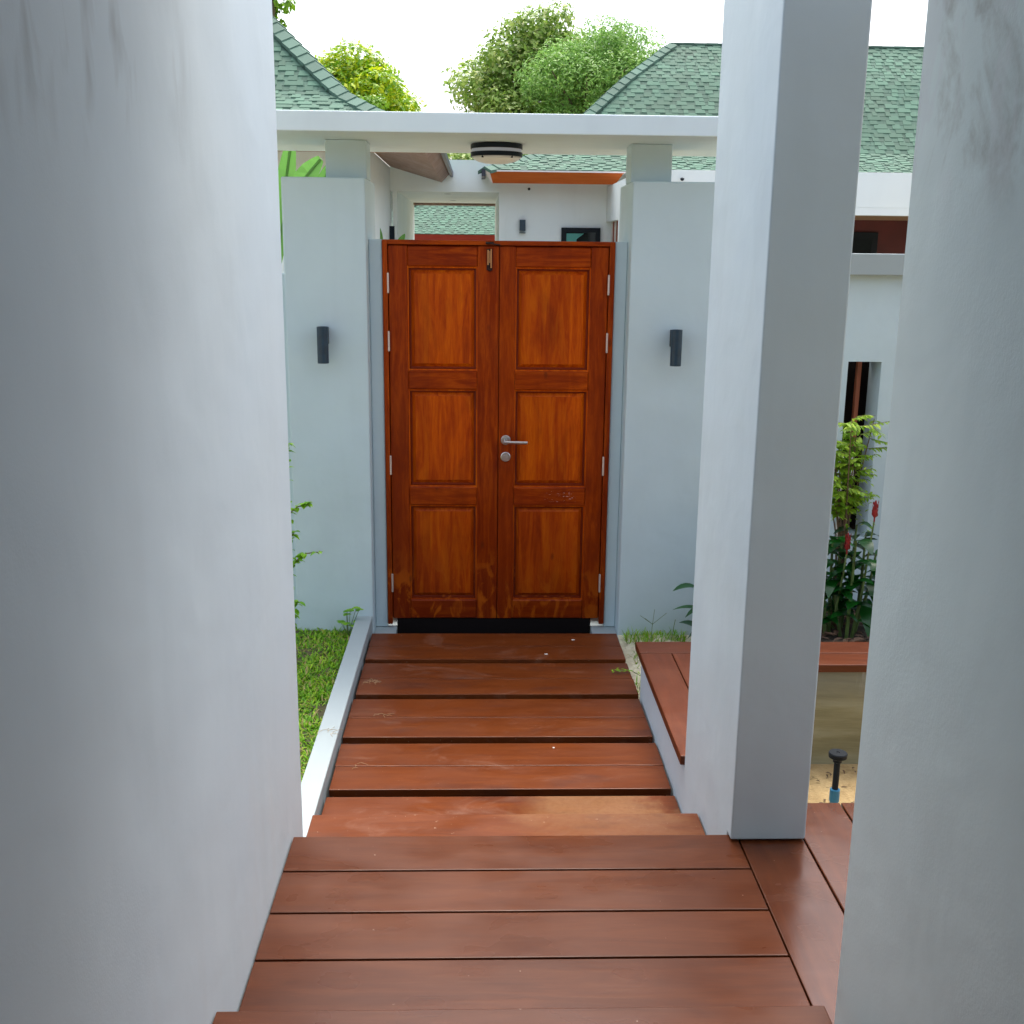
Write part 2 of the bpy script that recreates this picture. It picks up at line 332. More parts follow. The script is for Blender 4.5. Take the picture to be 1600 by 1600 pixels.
# ------------------------------------------------------------------ geometry helpers
class MB:
    def __init__(s): s.v = []; s.f = []; s.mi = []; s.cur = 0
    def quad(s, *p):
        i = len(s.v); s.v += [tuple(q) for q in p]; s.f.append(tuple(range(i, i+len(p)))); s.mi.append(s.cur)
    def add(s, vs, fs):
        i = len(s.v); s.v += [tuple(q) for q in vs]
        for f in fs: s.f.append(tuple(j+i for j in f)); s.mi.append(s.cur)
    def box(s, x0, x1, y0, y1, z0, z1):
        s.add([(x0, y0, z0), (x1, y0, z0), (x1, y1, z0), (x0, y1, z0), (x0, y0, z1), (x1, y0, z1), (x1, y1, z1), (x0, y1, z1)],
              [(0, 3, 2, 1), (4, 5, 6, 7), (0, 1, 5, 4), (1, 2, 6, 5), (2, 3, 7, 6), (3, 0, 4, 7)])
    def prism_x(s, prof, x0, x1):      # prof: (y,z) counter-clockwise seen from +x
        n = len(prof); vs = [(x0, y, z) for y, z in prof]+[(x1, y, z) for y, z in prof]
        s.add(vs, [tuple(range(n-1, -1, -1)), tuple(range(n, 2*n))]+[(i, (i+1) % n, n+(i+1) % n, n+i) for i in range(n)])
    def prism_y(s, prof, y0, y1):      # prof: (x,z)
        n = len(prof); vs = [(x, y0, z) for x, z in prof]+[(x, y1, z) for x, z in prof]
        s.add(vs, [tuple(range(n)), tuple(range(2*n-1, n-1, -1))]+[(i, n+i, n+(i+1) % n, (i+1) % n) for i in range(n)])
    def tube(s, pts, rad, n=8, caps=True):
        pts = [Vector(p) for p in pts]
        if isinstance(rad, (int, float)): rad = [rad]*len(pts)
        vs = []
        ref = Vector((0, 0, 1))
        for i, p in enumerate(pts):
            d = (pts[min(i+1, len(pts)-1)]-pts[max(i-1, 0)]).normalized()
            a = d.cross(ref)
            if a.length < .05: a = d.cross(Vector((1, 0, 0)))
            a.normalize(); b = d.cross(a)
            for j in range(n):
                t = 2*math.pi*j/n; vs.append(p+(a*math.cos(t)+b*math.sin(t))*rad[i])
        fs = []
        for i in range(len(pts)-1):
            for j in range(n):
                fs.append((i*n+j, i*n+(j+1) % n, (i+1)*n+(j+1) % n, (i+1)*n+j))
        if caps: fs.append(tuple(range(n-1, -1, -1))); fs.append(tuple((len(pts)-1)*n+j for j in range(n)))
        s.add(vs, fs)
    def lathe(s, c, prof, n=32, axis='z'):   # prof (r, h)
        vs = []
        for r, h in prof:
            for j in range(n):
                t = 2*math.pi*j/n
                if axis == 'z': vs.append((c[0]+r*math.cos(t), c[1]+r*math.sin(t), c[2]+h))
                else: vs.append((c[0]+r*math.cos(t), c[1]+h, c[2]+r*math.sin(t)))
        fs = []
        for i in range(len(prof)-1):
            for j in range(n): fs.append((i*n+j, i*n+(j+1) % n, (i+1)*n+(j+1) % n, (i+1)*n+j))
        fs.append(tuple(range(n-1, -1, -1))); fs.append(tuple((len(prof)-1)*n+j for j in range(n)))
        s.add(vs, fs)
    def leaf(s, base, d, up, L, W, droop=.3, fold=.15, n=4, tip=.0):
        base, d, up = Vector(base), Vector(d).normalized(), Vector(up)
        side = d.cross(up)
        if side.length < 1e-3: side = d.cross(Vector((1, .3, 0)))
        side.normalize(); nn = side.cross(d).normalized()
        vs = []
        for i in range(n+1):
            t = i/n; wd = W*.5*math.sin(math.pi*min(1, (t*.93+.04)))**.8*(1.15-.35*t)
            if i == n: wd = W*.02
            c = base+d*(L*t*(1-.12*droop*t))-Vector((0, 0, 1))*(L*droop*t*t)
            vs += [c-side*wd+nn*wd*fold*2, c, c+side*wd+nn*wd*fold*2]
        fs = []
        for i in range(n):
            a = i*3; fs += [(a, a+1, a+4, a+3), (a+1, a+2, a+5, a+4)]
        s.add(vs, fs)
    def build(s, name, mats, parent=None, bevel=0, smooth=False, origin=None, seg=2):
        v = np.array(s.v, dtype=float)
        if origin is None:
            if parent is None: origin = np.array([(v[:, 0].min()+v[:, 0].max())/2, (v[:, 1].min()+v[:, 1].max())/2, v[:, 2].min()])
            else: origin = np.array([(v[:, i].min()+v[:, i].max())/2 for i in range(3)])
        origin = np.array(origin, dtype=float)
        me = bpy.data.meshes.new(name); me.from_pydata((v-origin).tolist(), [], s.f); 
        if not isinstance(mats, (list, tuple)): mats = [mats]
        for m in mats: me.materials.append(m)
        if len(mats) > 1: me.polygons.foreach_set('material_index', s.mi)
        if smooth: me.polygons.foreach_set('use_smooth', [True]*len(me.polygons))
        me.update()
        o = bpy.data.objects.new(name, me); COL.objects.link(o)
        if parent is not None:
            o.parent = parent; pw = WP[parent.name]; o.location = Vector(origin)-pw
        else: o.location = origin
        WP[o.name] = Vector(origin)
        if bevel:
            b = o.modifiers.new('bevel', 'BEVEL'); b.width = bevel; b.segments = seg; b.limit_method = 'ANGLE'; b.angle_limit = R(40)
            b.harden_normals = False
        return o
WP = {}
def tag(o, label, cat, group=None, kind=None):
    o['label'] = label
    if cat: o['category'] = cat
    if group: o['group'] = group
    if kind: o['kind'] = kind
    return o
def empty(name, loc, label, cat, group=None):
    e = bpy.data.objects.new(name, None); COL.objects.link(e); e.location = loc; e.empty_display_size = .1
    WP[e.name] = Vector(loc); return tag(e, label, cat, group)
def box(name, mat, b, parent=None, bevel=.004):
    m = MB(); m.box(*b); return m.build(name, mat, parent, bevel)
def struct(o): o['kind'] = 'structure'; return o

# ------------------------------------------------------------------ ground
m = MB(); m.quad((-150, -60, -.46), (150, -60, -.46), (150, 220, -.46), (-150, 220, -.46)); struct(m.build('ground', M['ground']))
def terrain(name, mat, x0, x1, y0, y1, z, zb, amp, step=.04):
    nx, ny = max(2, int((x1-x0)/step)), max(2, int((y1-y0)/step)); mm = MB()
    vs = []; 
    for j in range(ny+1):
        for i in range(nx+1):
            X = x0+(x1-x0)*i/nx; Y = y0+(y1-y0)*j/ny
            e = 0 if i in (0, nx) or j in (0, ny) else 1
            vs.append((X, Y, z+e*amp*(math.sin(X*13+Y*7)*.3+math.sin(Y*17-X*5)*.3+random.uniform(-.4, .4))))
    fs = [(j*(nx+1)+i, j*(nx+1)+i+1, (j+1)*(nx+1)+i+1, (j+1)*(nx+1)+i) for j in range(ny) for i in range(nx)]
    mm.add(vs, fs)
    for a, b in (((x0, y0), (x1, y0)), ((x1, y0), (x1, y1)), ((x1, y1), (x0, y1)), ((x0, y1), (x0, y0))):
        mm.quad((*a, zb), (*b, zb), (*b, z), (*a, z))
    return struct(mm.build(name, mat, smooth=False))
terrain('garden_soil', M['turf_soil'], -3.2, -.664, 3.2, 5.745, -.035, -.47, .012)
terrain('path_bed', M['soil'], -.573, .747, 2.80, 5.60, -.13, -.47, .01, .08)
terrain('pale_sand_strip', M['pale_sand'], .752, 1.24, 4.725, 5.678, -.055, -.47, .022, .03)
terrain('planter_soil', M['soil'], 1.244, 4.2, 4.60, 5.715, .11, -.47, .02)
terrain('pit_sand', M['sand'], .98, 4.2, 3.0, 4.554, -.270, -.47, .012)

# ------------------------------------------------------------------ near walls, column, porch roof
m = MB(); m.box(-.72, -.549, -3.0, 3.14, -.46, 3.0)
tag(m.build('plaster_wall', M['wall_left'], bevel=.006), 'tall smooth grey plaster wall filling the left edge of the view beside the deck', 'wall')
m = MB(); m.box(.806, .98, -3.0, 2.125, -.46, 3.0)
tag(m.build('plaster_wall', M['wall_right'], bevel=.012), 'tall grey plaster wall at the right edge with brown mould stains near its top', 'wall')
m = MB(); m.prism_x([(2.91, .306), (2.957, .306), (2.957, -.46), (4.72, -.46), (4.72, .1835), (3.63, .1835), (3.63, 3.0), (2.91, 3.0)], .749, .972)
tag(m.build('plaster_column', M['column'], bevel=.005), 'tall square grey plaster column standing on the deck, its low foot wall running under the bench', 'column')
m = MB(); m.box(-.9, 4.0, -2.2, 2.34, 3.0, 3.14)  # out of view; extent set to shade the column front and near walls
tag(m.build('unseen_porch_ceiling', M['porch_dark'], bevel=.004), 'unseen flat dark porch ceiling slab, sized to shade the near walls and column', 'ceiling')
m = MB(); m.box(-.9, 4.0, -2.35, -2.2, -.46, 3.14)  # out of view; added dark to cut light reaching the column front
tag(m.build('unseen_back_wall', M['porch_dark']), 'unseen dark grey wall added behind the viewer to keep light off the column', 'wall')

# kerb
m = MB(); m.box(-.660, -.575, 3.141, 5.679, -.46, .055)
tag(m.build('kerb', M['white'], bevel=.004), 'long low white kerb between the grass strip and the walkway slabs', 'kerb')

# ------------------------------------------------------------------ decks
e = empty('timber_deck', (.2, 1.2, -.46), 'red-brown timber deck of wide boards at the foot of the column', 'deck')
ys = [2.955, 2.765, 2.566, 2.370, 2.178, 1.985]
for a, b in zip(ys[:-1], ys[1:]):
    box('deck_board', M['deck_x'], (-.545, .775, b+.0035, a-.0035, .262, .300), e, .003)
for x0, x1 in ((.779, .970), (.975, 1.150), (1.155, 1.345), (1.350, 1.540), (1.545, 1.735), (1.740, 1.93)):
    box('deck_board', M['deck_y'], (x0, x1, 1.2, 3.143, .262, .300), e, .003)
box('joist_frame', M['slab_side'], (-.54, .745, 1.99, 2.93, .08, .255), e, 0)
box('joist_frame', M['slab_side'], (.98, 1.92, 1.25, 3.10, -.455, .255), e, 0)
e = empty('upper_deck', (.1, 0, 0), 'topmost red-brown timber deck level whose front edge crosses the bottom of the view', 'deck')
yy = 2.007
while yy > -3:
    box('deck_board', M['deck_x'], (-.546, .741, yy-.192, yy, .402, .440), e, .003); yy -= .196
box('joist_frame', M['slab_side'], (-.54, .735, -2.9, 1.98, .302, .398), e, 0)
e = empty('timber_step', (.1, 3.1, -.1), 'timber step of one wide board, half covered with ochre sand, below the deck edge', 'step')
box('step_board', M['slab'], (-.553, .744, 3.155, 3.352, .112, .150), e, .003)
box('step_board', M['slab'], (-.553, .744, 2.955, 3.150, .112, .150), e, .003)
box('riser', M['slab_side'], (-.54, .735, 3.27, 3.325, -.12, .110), e, 0)

# walkway slabs
names = ['walkway slab nearest the step, its right end covered in ochre sand', 'second walkway slab from the step, with a pale rubbed patch',
         'middle walkway slab, third from the step, with dry straw at its left end', 'walkway slab second from the gate, with a green weed over its right end',
         'walkway slab directly in front of the gate sill, farthest from the deck']
for i, (y0, y1, lab) in enumerate(zip((3.36, 3.812, 4.272, 4.728, 5.172), (3.757, 4.212, 4.674, 5.118, 5.552), names)):
    e = empty('walkway_slab', (.09, (y0+y1)/2, -.09), 'red-brown '+lab, 'walkway slab', 'timber walkway slabs between the gate and the step')
    ym = (y0+y1)/2-.005
    for a, b in ((y0, ym-.0015), (ym+.0015, y1)):
        mm = MB(); mm.box(-.566+random.uniform(-.003, .003), .742+random.uniform(-.003, .003), a, b, -.030, 0); mm.build('board', M['slab'], e, .003)
    mm = MB(); mm.box(-.55, .73, y0+.045, y0+.10, -.125, -.031); mm.box(-.55, .73, y1-.09, y1-.03, -.125, -.031); mm.build('bearer', M['slab_side'], e)

# ------------------------------------------------------------------ bench
e = empty('timber_bench', (1.2, 4.3, -.2), 'L-shaped red-brown timber bench top running behind the column', 'bench')
for b in ((.735, .878, 3.638, 4.676), (.882, 1.02, 3.638, 4.676)): box('bench_board', M['bench_y'], (*b, .184, .220), e, .003)
box('bench_board', M['bench_x'], (.735, 3.9, 4.680, 4.828, .184, .220), e, .003)
box('bench_board', M['bench_x'], (1.024, 3.9, 4.532, 4.676, .184, .220), e, .003)
m = MB(); m.box(.976, 4.0, 4.555, 4.72, -.46, .182)
tag(m.build('planter_wall', M['concrete'], bevel=.006), 'bare stained concrete wall under the right arm of the bench, facing the sand pit', 'wall')

# ------------------------------------------------------------------ gate piers and canopy
for sgn, x0, x1, bx0, bx1, j0, j1, lab in ((-1, -.985, -.570, -.778, -.572, -.569, -.502, 'left'), (1, .765, 1.190, .767, .975, .700, .764, 'right')):
    e = empty('gate_pier', ((x0+x1)/2, 5.94, -.3), 'thick grey plaster pier %s of the wooden gate, %s' % (lab, 'rising from the grass' if sgn < 0 else 'rising from pale sand'), 'pier', 'plaster piers flanking the gate')
    box('pier_shaft', M['wall'], (x0, x1, 5.68, 6.20, -.40, 2.337), e, .008)
    box('pier_neck', M['wall'], (bx0, bx1, 5.80, 6.00, 2.3375, 2.525), e, .004)
    box('jamb', M['wall'], (j0, j1, 5.80, 6.00, -.05, 2.043), e, .004)
m = MB(); m.box(-1.30, 1.42, 5.41, 6.52, 2.526, 2.618)
tag(m.build('gate_canopy', M['canopy'], bevel=.005), 'flat grey concrete canopy slab spanning over the gate on both piers', 'canopy')
m = MB(); m.prism_y([(-.569, -.052), (-.569, -.40), (.764, -.40), (.764, -.052), (.628, -.052), (.628, -.30), (-.452, -.30), (-.452, -.052)], 5.585, 6.2)
tag(m.build('gate_sill', M['white'], bevel=.004), 'white plaster sill beneath the gate posts, behind the last walkway slab', 'sill')
# garden walls beside the piers
m = MB(); m.box(-4.5, -.987, 5.76, 5.90, -.46, 1.868)
tag(m.build('garden_wall', M['wall'], bevel=.004), 'low grey garden wall running left from the left gate pier, mostly hidden', 'wall')
e = empty('slit_wall', (2.6, 5.78, -.46), 'grey garden wall right of the column with a slit window and projecting coping', 'wall')
m = MB()
for b in ((1.192, 1.935, 5.72, 5.90, -.46, 1.890), (2.112, 5.2, 5.72, 5.90, -.46, 1.890), (1.935, 2.112, 5.72, 5.90, 1.446, 1.890), (1.935, 2.112, 5.72, 5.90, -.46, .490)):
    m.box(*b)
m.build('wall_body', M['wall'], e)
m = MB(); m.box(1.192, 5.2, 5.665, 5.95, 1.8905, 1.998); m.build('coping', M['white'], e, .004)
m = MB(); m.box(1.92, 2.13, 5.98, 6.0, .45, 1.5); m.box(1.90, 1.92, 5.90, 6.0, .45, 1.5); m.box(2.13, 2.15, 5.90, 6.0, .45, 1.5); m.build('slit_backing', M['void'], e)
m = MB(); m.box(2.025, 2.046, 5.83, 5.86, .491, 1.445); m.build('wooden_bar', M['bar'], e)
for x in (1.945, 2.003):
    m = MB(); m.box(x, x+.014, 5.735, 5.75, .492, .95); m.build('pale_post', M['post'], e)

# ------------------------------------------------------------------ wooden gate
G = empty('wooden_gate', (.1, 5.83, -.04), 'orange-brown varnished double timber gate with six raised panels between the grey piers', 'gate')
F_ = 5.800
m = MB()
m.box(-.500, -.474, 5.785, 5.8395, -.030, 2.042); m.build('gate_post', M['gate_v'], G, .003)
m = MB(); m.box(.671, .699, 5.785, 5.8395, -.030, 2.042); m.build('gate_post', M['gate_v'], G, .003)
m = MB(); m.box(-.4735, .6705, 5.785, 5.8395, 2.0185, 2.042); m.build('head_rail', M['gate_h'], G, .003)
m = MB(); m.box(-.450, .626, 5.803, 5.83, -.298, -.002); m.build('gap_shade_board', M['dark'], G)  # black sheet painted in for the shaded void under the leaves
m = MB(); m.box(-.480, .678, F_+.0405, F_+.052, -.001, 2.030); m.build('light_stop_board', M['gate_v'], G)  # added unseen behind the leaves to stop light through the gaps
m = MB(); m.box(-.568, .763, 5.95, 5.97, -.05, .10); m.build('rear_gap_board', M['dark'], G)  # second black sheet, backs the dark gap under the gate
F = 5.800
for k, (x0, x1, p0, p1) in enumerate(((-.4705, .1010, -.374, -.010), (.1045, .6680, .187, .578))):
    m = MB(); m.box(x0, p0-.0005, F, F+.04, .0, 2.014); m.box(p1+.0005, x1, F, F+.04, .0, 2.014)
    L = m.build('gate_leaf', M['gate_v'], G, .0025)
    L['label'] = 'left gate leaf' if k == 0 else 'right gate leaf with lever handle'
    for z0, z1 in ((.0, .108), (.645, .747), (1.274, 1.374), (1.909, 2.0135)):
        m = MB(); m.box(p0, p1, F-.003, F+.037, z0, z1); m.build('rail', M['gate_h'], L, .006, seg=1)
    for z0, z1 in ((.1085, .6445), (.7475, 1.2735), (1.3745, 1.9085)):
        m = MB()
        def ring(ins, d): return [(p0+ins, F+d, z0+ins), (p1-ins, F+d, z0+ins), (p1-ins, F+d, z1-ins), (p0+ins, F+d, z1-ins)]
        rs = [ring(-.006, .004), ring(.007, .006), ring(.011, .024), ring(.018, .025), ring(.036, .012)]
        for ri, (a, b) in enumerate(zip(rs[:-1], rs[1:])):
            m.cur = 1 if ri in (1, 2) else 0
            i = len(m.v); m.v += [tuple(q) for q in a+b]
            for j in range(4): m.f.append((i+j, i+(j+1) % 4, i+4+(j+1) % 4, i+4+j)); m.mi.append(m.cur)
        # field made of glued boards
        q = rs[-1]; m.cur = 0; m.quad(*q)
        
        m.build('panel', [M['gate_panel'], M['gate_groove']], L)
    hx = -.4725 if k == 0 else .6700
    for zc in (1.824, 1.526, .867, .208):
        m = MB(); m.lathe((hx, F-.012, zc-.052), [(.0045, 0), (.0058, .002), (.0058, .102), (.0045, .104)], 12)
        
        m.build('hinge', M['hinge'], L, smooth=False)
    if k == 1:
        m = MB(); m.lathe((.143, F, 1.006), [(.026, -.001), (.026, -.008), (.023, -.011)], 32, 'y'); m.lathe((.143, F-.011, 1.006), [(.009, 0), (.009, -.042)], 16, 'y')
        m.tube([(.132, F-.052, 1.003), (.150, F-.052, 1.001), (.258, F-.052, .999)], .0088, 12); m.build('lever_handle', M['steel'], L)
        m = MB(); m.lathe((.143, F, .915), [(.026, -.001), (.026, -.008), (.023, -.010), (.013, -.010), (.012, -.013), (.0, -.013)], 32, 'y'); m.build('lock_plate', M['steel'], L)
    else:
        # tower bolt at the head of the left leaf
        m = MB(); m.box(.036, .066, F-.005, F+.0, 1.892, 2.000); m.build('bolt_plate', M['rust'], L)
        m = MB(); m.tube([(.043, F-.013, 1.92), (.043, F-.013, 1.995)], .0045, 10); m.tube([(.059, F-.013, 1.905), (.059, F-.013, 2.0)], .004, 10); m.box(.048, .055, F-.012, F-.006, 1.93, 1.99); m.build('bolt_rod', M['brass'], L)
        m = MB(); m.lathe((.052, F-.006, 1.897), [(.010, 0), (.010, -.006), (.005, -.011)], 14, 'y'); m.build('bolt_knob', M['rust'], L)
m = MB(); m.box(.032, .072, 5.778, 5.7845, 2.022, 2.036); m.tube([(.03, 5.772, 2.030), (.105, 5.772, 2.020)], .004, 8); m.build('bolt_keeper', M['rust'], G)

# ------------------------------------------------------------------ lamps
lab = ['dark cylindrical wall lamp on the left gate pier', 'dark cylindrical wall lamp on the right gate pier']
for i, x in enumerate((-.790, 1.003)):
    e = empty('wall_lamp', (x, 5.68, 1.42), lab[i], 'wall lamp', 'cylindrical lamps on the gate piers')
    m = MB(); m.lathe((x, 5.602, 1.428), [(.026, 0), (.0285, .0), (.0285, .183), (.026, .183), (.025, .176)], 28); m.build('lamp_tube', M['lamp_blue'], e, 0)
    m = MB(); m.box(x-.022, x+.022, 5.628, 5.679, 1.52, 1.606); m.build('wall_bracket', M['black'], e, .002)
e = empty('ceiling_lamp', (.085, 5.93, 2.44), 'round ceiling lamp with two black rings and frosted dome under the canopy', 'ceiling lamp')
c = (.085, 5.93)
m = MB(); m.lathe((*c, 2.500), [(.128, 0), (.134, .0), (.134, .021), (.128, .0255)], 48); m.build('ring', M['black'], e)
m = MB(); m.lathe((*c, 2.462), [(.128, 0), (.134, .0), (.134, .021), (.128, .021)], 48); m.build('ring', M['black'], e)
m = MB(); m.lathe((*c, 2.4835), [(.129, 0), (.129, .0163)], 48); m.build('lamp_band', M['lampband'], e)
m = MB(); m.lathe((*c, 2.4615), [(.128, 0), (.118, -.012), (.095, -.023), (.06, -.031), (.02, -.034)], 48); m.build('lamp_dome', M['lampdome'], e, smooth=True)
for a in (-2.2, -.9, 1.5):
    m = MB(); m.lathe((c[0]+.122*math.cos(a), c[1]+.122*math.sin(a), 2.452), [(.006, 0), (.006, .010)], 8); m.build('clip', M['black'], e)

# ------------------------------------------------------------------ sprinkler riser
e = empty('sprinkler', (1.441, 4.0, -.27), 'black pop-up sprinkler on a blue pipe stub standing in the sand pit', 'sprinkler')
m = MB(); m.lathe((1.441, 4.0, -.30), [(.017, 0), (.017, .14), (.020, .145), (.020, .195), (.017, .198)], 20); m.build('pipe_stub', M['blue'], e)
m = MB(); m.lathe((1.441, 4.0, -.102), [(.0125, 0), (.0125, .115), (.018, .118), (.019, .135)], 20); m.build('riser_tube', M['black'], e)
m = MB(); m.lathe((1.441, 4.0, .033), [(.030, 0), (.036, .004), (.037, .020), (.034, .024), (.008, .024), (.006, .021)], 28); m.build('spray_head', M['grey_cap'], e)

# ------------------------------------------------------------------ shingled roofs
def roof_slope(name, mp, rows, uL, uR, parent, seed):
    """mp(u, s, z)->world; rows: list of (s, z); uL/uR: functions of s."""
    rr = random.Random(seed); mb = MB()
    t = .0045
    mb.cur = 1
    for (s0, z0), (s1, z1) in zip(rows[:-1], rows[1:]):
        mb.quad(mp(uL(s0), s0, z0-.006), mp(max(uR(s0), uL(s0)), s0, z0-.006), mp(max(uR(s1), uL(s1)), s1, z1-.006), mp(uL(s1), s1, z1-.006))
    for k in range(len(rows)-1):
        (s0, z0), (s1, z1) = rows[k], rows[k+1]
        # next exposure runs under the row above
        ss = s1+(s1-s0)*.15; zz = z1+(z1-z0)*.15
        def lim(u, s): return min(max(u, uL(s)), uR(s))
        u = uL(s0)-rr.uniform(0, .3)
        mb.cur = 1
        while u < uR(s0):
            w_ = rr.uniform(.13, .26)
            a, b = lim(u, s0), lim(u+w_, s0); a1, b1 = lim(u, ss), lim(u+w_, ss)
            if b-a > .004: mb.quad(mp(a, s0, z0+t), mp(b, s0, z0+t), mp(b1, ss, zz), mp(a1, ss, zz)); mb.quad(mp(a, s0, z0-.004), mp(b, s0, z0-.004), mp(b, s0, z0+t), mp(a, s0, z0+t))
            u += w_+.003
        u = uL(s0)-rr.uniform(0, .2)
        mb.cur = 0
        while u < uR(s0):
            w_ = rr.choice((.06, .08, .10, .12, .16)); g_ = rr.choice((.035, .06, .08, .10))
            tp = .005; T = .011; d = .001
            a, b = lim(u, s0-d), lim(u+w_, s0-d); a1, b1 = lim(u+tp, ss), lim(u+w_-tp, ss)
            if b-a > .015:
                P = [mp(a, s0-d, z0+T), mp(b, s0-d, z0+T), mp(b1, ss, zz+.006), mp(a1, ss, zz+.006)]
                Q = [mp(a, s0-d, z0+.002), mp(b, s0-d, z0+.002), mp(b1, ss, zz+.001), mp(a1, ss, zz+.001)]
                i = len(mb.v); mb.add(P+Q, [(0, 1, 2, 3), (4, 5, 1, 0), (5, 6, 2, 1), (7, 4, 0, 3)])
            u += w_+g_
    return mb.build(name, [M['sh_tab'], M['sh_base']], parent)
def profile(pts, exposure):
    """pts (s,z) polyline -> rows at equal arc steps"""
    out = []; d = 0; nxt = 0
    for (s0, z0), (s1, z1) in zip(pts[:-1], pts[1:]):
        L = math.hypot(s1-s0, z1-z0)
        while nxt <= d+L:
            f = (nxt-d)/L; out.append((s0+(s1-s0)*f, z0+(z1-z0)*f)); nxt += exposure
        d += L
    out.append(pts[-1]); return out
def hip_caps(parent, pt, rows, sl, wd=.11):
    mb = MB(); prev = None
    pts = [Vector(pt(s, z)) for s, z in rows]
    # resample
    L = [0]
    for a, b in zip(pts[:-1], pts[1:]): L.append(L[-1]+(b-a).length)
    d = 0
    def at(x):
        for i in range(len(L)-1):
            if x <= L[i+1]: return pts[i].lerp(pts[i+1], (x-L[i])/(L[i+1]-L[i]+1e-9))
        return pts[-1]
    while d < L[-1]-.05:
        a, b = at(d), at(min(d+.16, L[-1])); t_ = (b-a).normalized()
        side = Vector((t_.y, -t_.x, 0)).normalized() if abs(t_.z) < .99 else Vector((1, 0, 0))
        dn = Vector((0, 0, -sl*wd)); o0 = Vector((0, 0, .034)); o1 = Vector((0, 0, .020))
        for sg in (-1, 1):
            mb.quad(a+o0, a+side*sg*wd+dn+o0, b+side*sg*wd+dn+o1, b+o1)
            mb.quad(a+o0, a+side*sg*wd+dn+o0, a+side*sg*wd+dn, a)
            mb.quad(a+side*sg*wd+dn+o0, a+side*sg*wd+dn, b+side*sg*wd+dn, b+side*sg*wd+dn+o1)
        d += .13
    return mb.build('hip_cap', M['sh_cap'], parent)
EXP = .066
# --- left house -----------------------------------------------------
LH = empty('green_roofed_house', (-3, 11, -.46), 'house on the left with a flared green shingle roof and brown board eave', 'house')
XE, YE, ZE = -.334, 9.0, 2.835
pl = [(0, 0), (.5, .245), (.8, .42), (1.05, .66), (1.5, 1.10), (3.4, 2.95)]
rows = [(s, ZE+z) for s, z in profile(pl, EXP)]
roof_slope('roof', lambda u, s, z: (u, YE+s, z), rows, lambda s: -7.2, lambda s: XE-s, LH, 1)
roof_slope('roof', lambda u, s, z: (XE-s, u, z), rows, lambda s: YE+s, lambda s: 12.99, LH, 2)
hip_caps(LH, lambda s, z: (XE-s, YE+s, z), rows, .45)
m = MB()   # raked fascia and soffit
fz, fi = .105, .10
m.quad((XE, YE, ZE-.004), (XE-fi, YE+fi, ZE-fz), (XE-fi, 12.99, ZE-fz), (XE, 12.99, ZE-.004))
m.quad((XE-fi, YE+fi, ZE-fz), (-1.02, 9.66, ZE+.06), (-1.02, 12.99, ZE+.06), (XE-fi, 12.99, ZE-fz))
m.build('eave_board', M['soffit'], LH)
m = MB(); m.quad((-7.2, YE, ZE-.004), (-7.2, YE+fi, ZE-fz), (XE-fi, YE+fi, ZE-fz), (XE, YE, ZE-.004))
m.quad((-7.2, YE+fi, ZE-fz), (-7.2, 9.66, ZE+.06), (-1.02, 9.66, ZE+.06), (XE-fi, YE+fi, ZE-fz)); m.build('eave_board', M['soffit'], LH)
m = MB(); m.box(XE-.002, XE+.03, YE-.03, 12.99, ZE-.045, ZE+.012); m.box(-7.2, XE-.002, YE-.03, YE+.002, ZE-.045, ZE+.012); m.build('gutter', M['gutter'], LH)
m = MB(); m.box(-7.0, -1.02, 9.66, 13.2, -.46, ZE+.055); m.build('house_wall', M['cream'], LH)
m = MB(); m.box(-1.019, -.965, 12.80, 12.86, 2.09, 2.24); m.build('wall_light', M['black'], LH)
# --- portal ----------------------------------------------------------
P = empty('courtyard_portal', (-.36, 14, -.46), 'pale rendered courtyard portal with a deep rectangular opening framed above the gate', 'portal')
m = MB(); m.box(-.998, -.945, 13.0, 16.4, -.46, 2.628); m.box(.22, .30, 13.001, 16.4, -.46, 2.628); m.box(-1.018, .30, 13.0, 16.4, 2.6285, 2.977)
m.build('portal_wall', M['cream'], P)
m = MB(); m.box(-.944, .219, 16.2, 16.39, 2.600, 2.628); m.build('lintel_strip', M['soffit'], P)
for x, y in ((-.38, 13.5), (-.36, 15.3)):
    m = MB(); m.lathe((x, y, 2.6265), [(.03, 0), (.045, .001)], 16); m.build('downlight', M['black'], P)
# --- right house ------------------------------------------------------
RH = empty('long_green_roofed_house', (4, 15, -.46), 'long house on the right with a wide green shingle hip roof and orange eave board', 'house')
X0, Y0, Z0 = .048, 12.45, 2.838
pr_ = [(0, 0), (.75, .265), (1.0, .50), (1.24, .75), (1.7, 1.19), (2.36, 1.71)]
rows = [(s, Z0+z) for s, z in profile(pr_, .074)]
roof_slope('roof', lambda u, s, z: (u, Y0+s, z), rows, lambda s: X0+s, lambda s: 9.5, RH, 3)
roof_slope('roof', lambda u, s, z: (X0+s, u, z), rows, lambda s: Y0+s, lambda s: Y0+4.72-s, RH, 4)
m = MB(); m.quad((X0+2.36, Y0+2.36, Z0+1.71), (9.5, Y0+2.36, Z0+1.71), (9.5, Y0+4.72, Z0), (X0, Y0+4.72, Z0)); m.build('roof', M['sh_tab'], RH)
hip_caps(RH, lambda s, z: (X0+s, Y0+s, z), rows, .45, .10)
m = MB()
for i in range(45):
    x = X0+2.36+i*.15
    m.box(x, x+.146, Y0+2.33, Y0+2.40, Z0+1.70, Z0+1.722+.002*(i % 2))
m.build('ridge_cap', M['sh_cap'], RH)
XR = 1.569
m = MB(); m.quad((X0+.056, Y0, Z0-.018), (X0+.093, Y0+.10, Z0-.134), (XR-.08, Y0+.10, Z0-.134), (XR, Y0, Z0-.018))
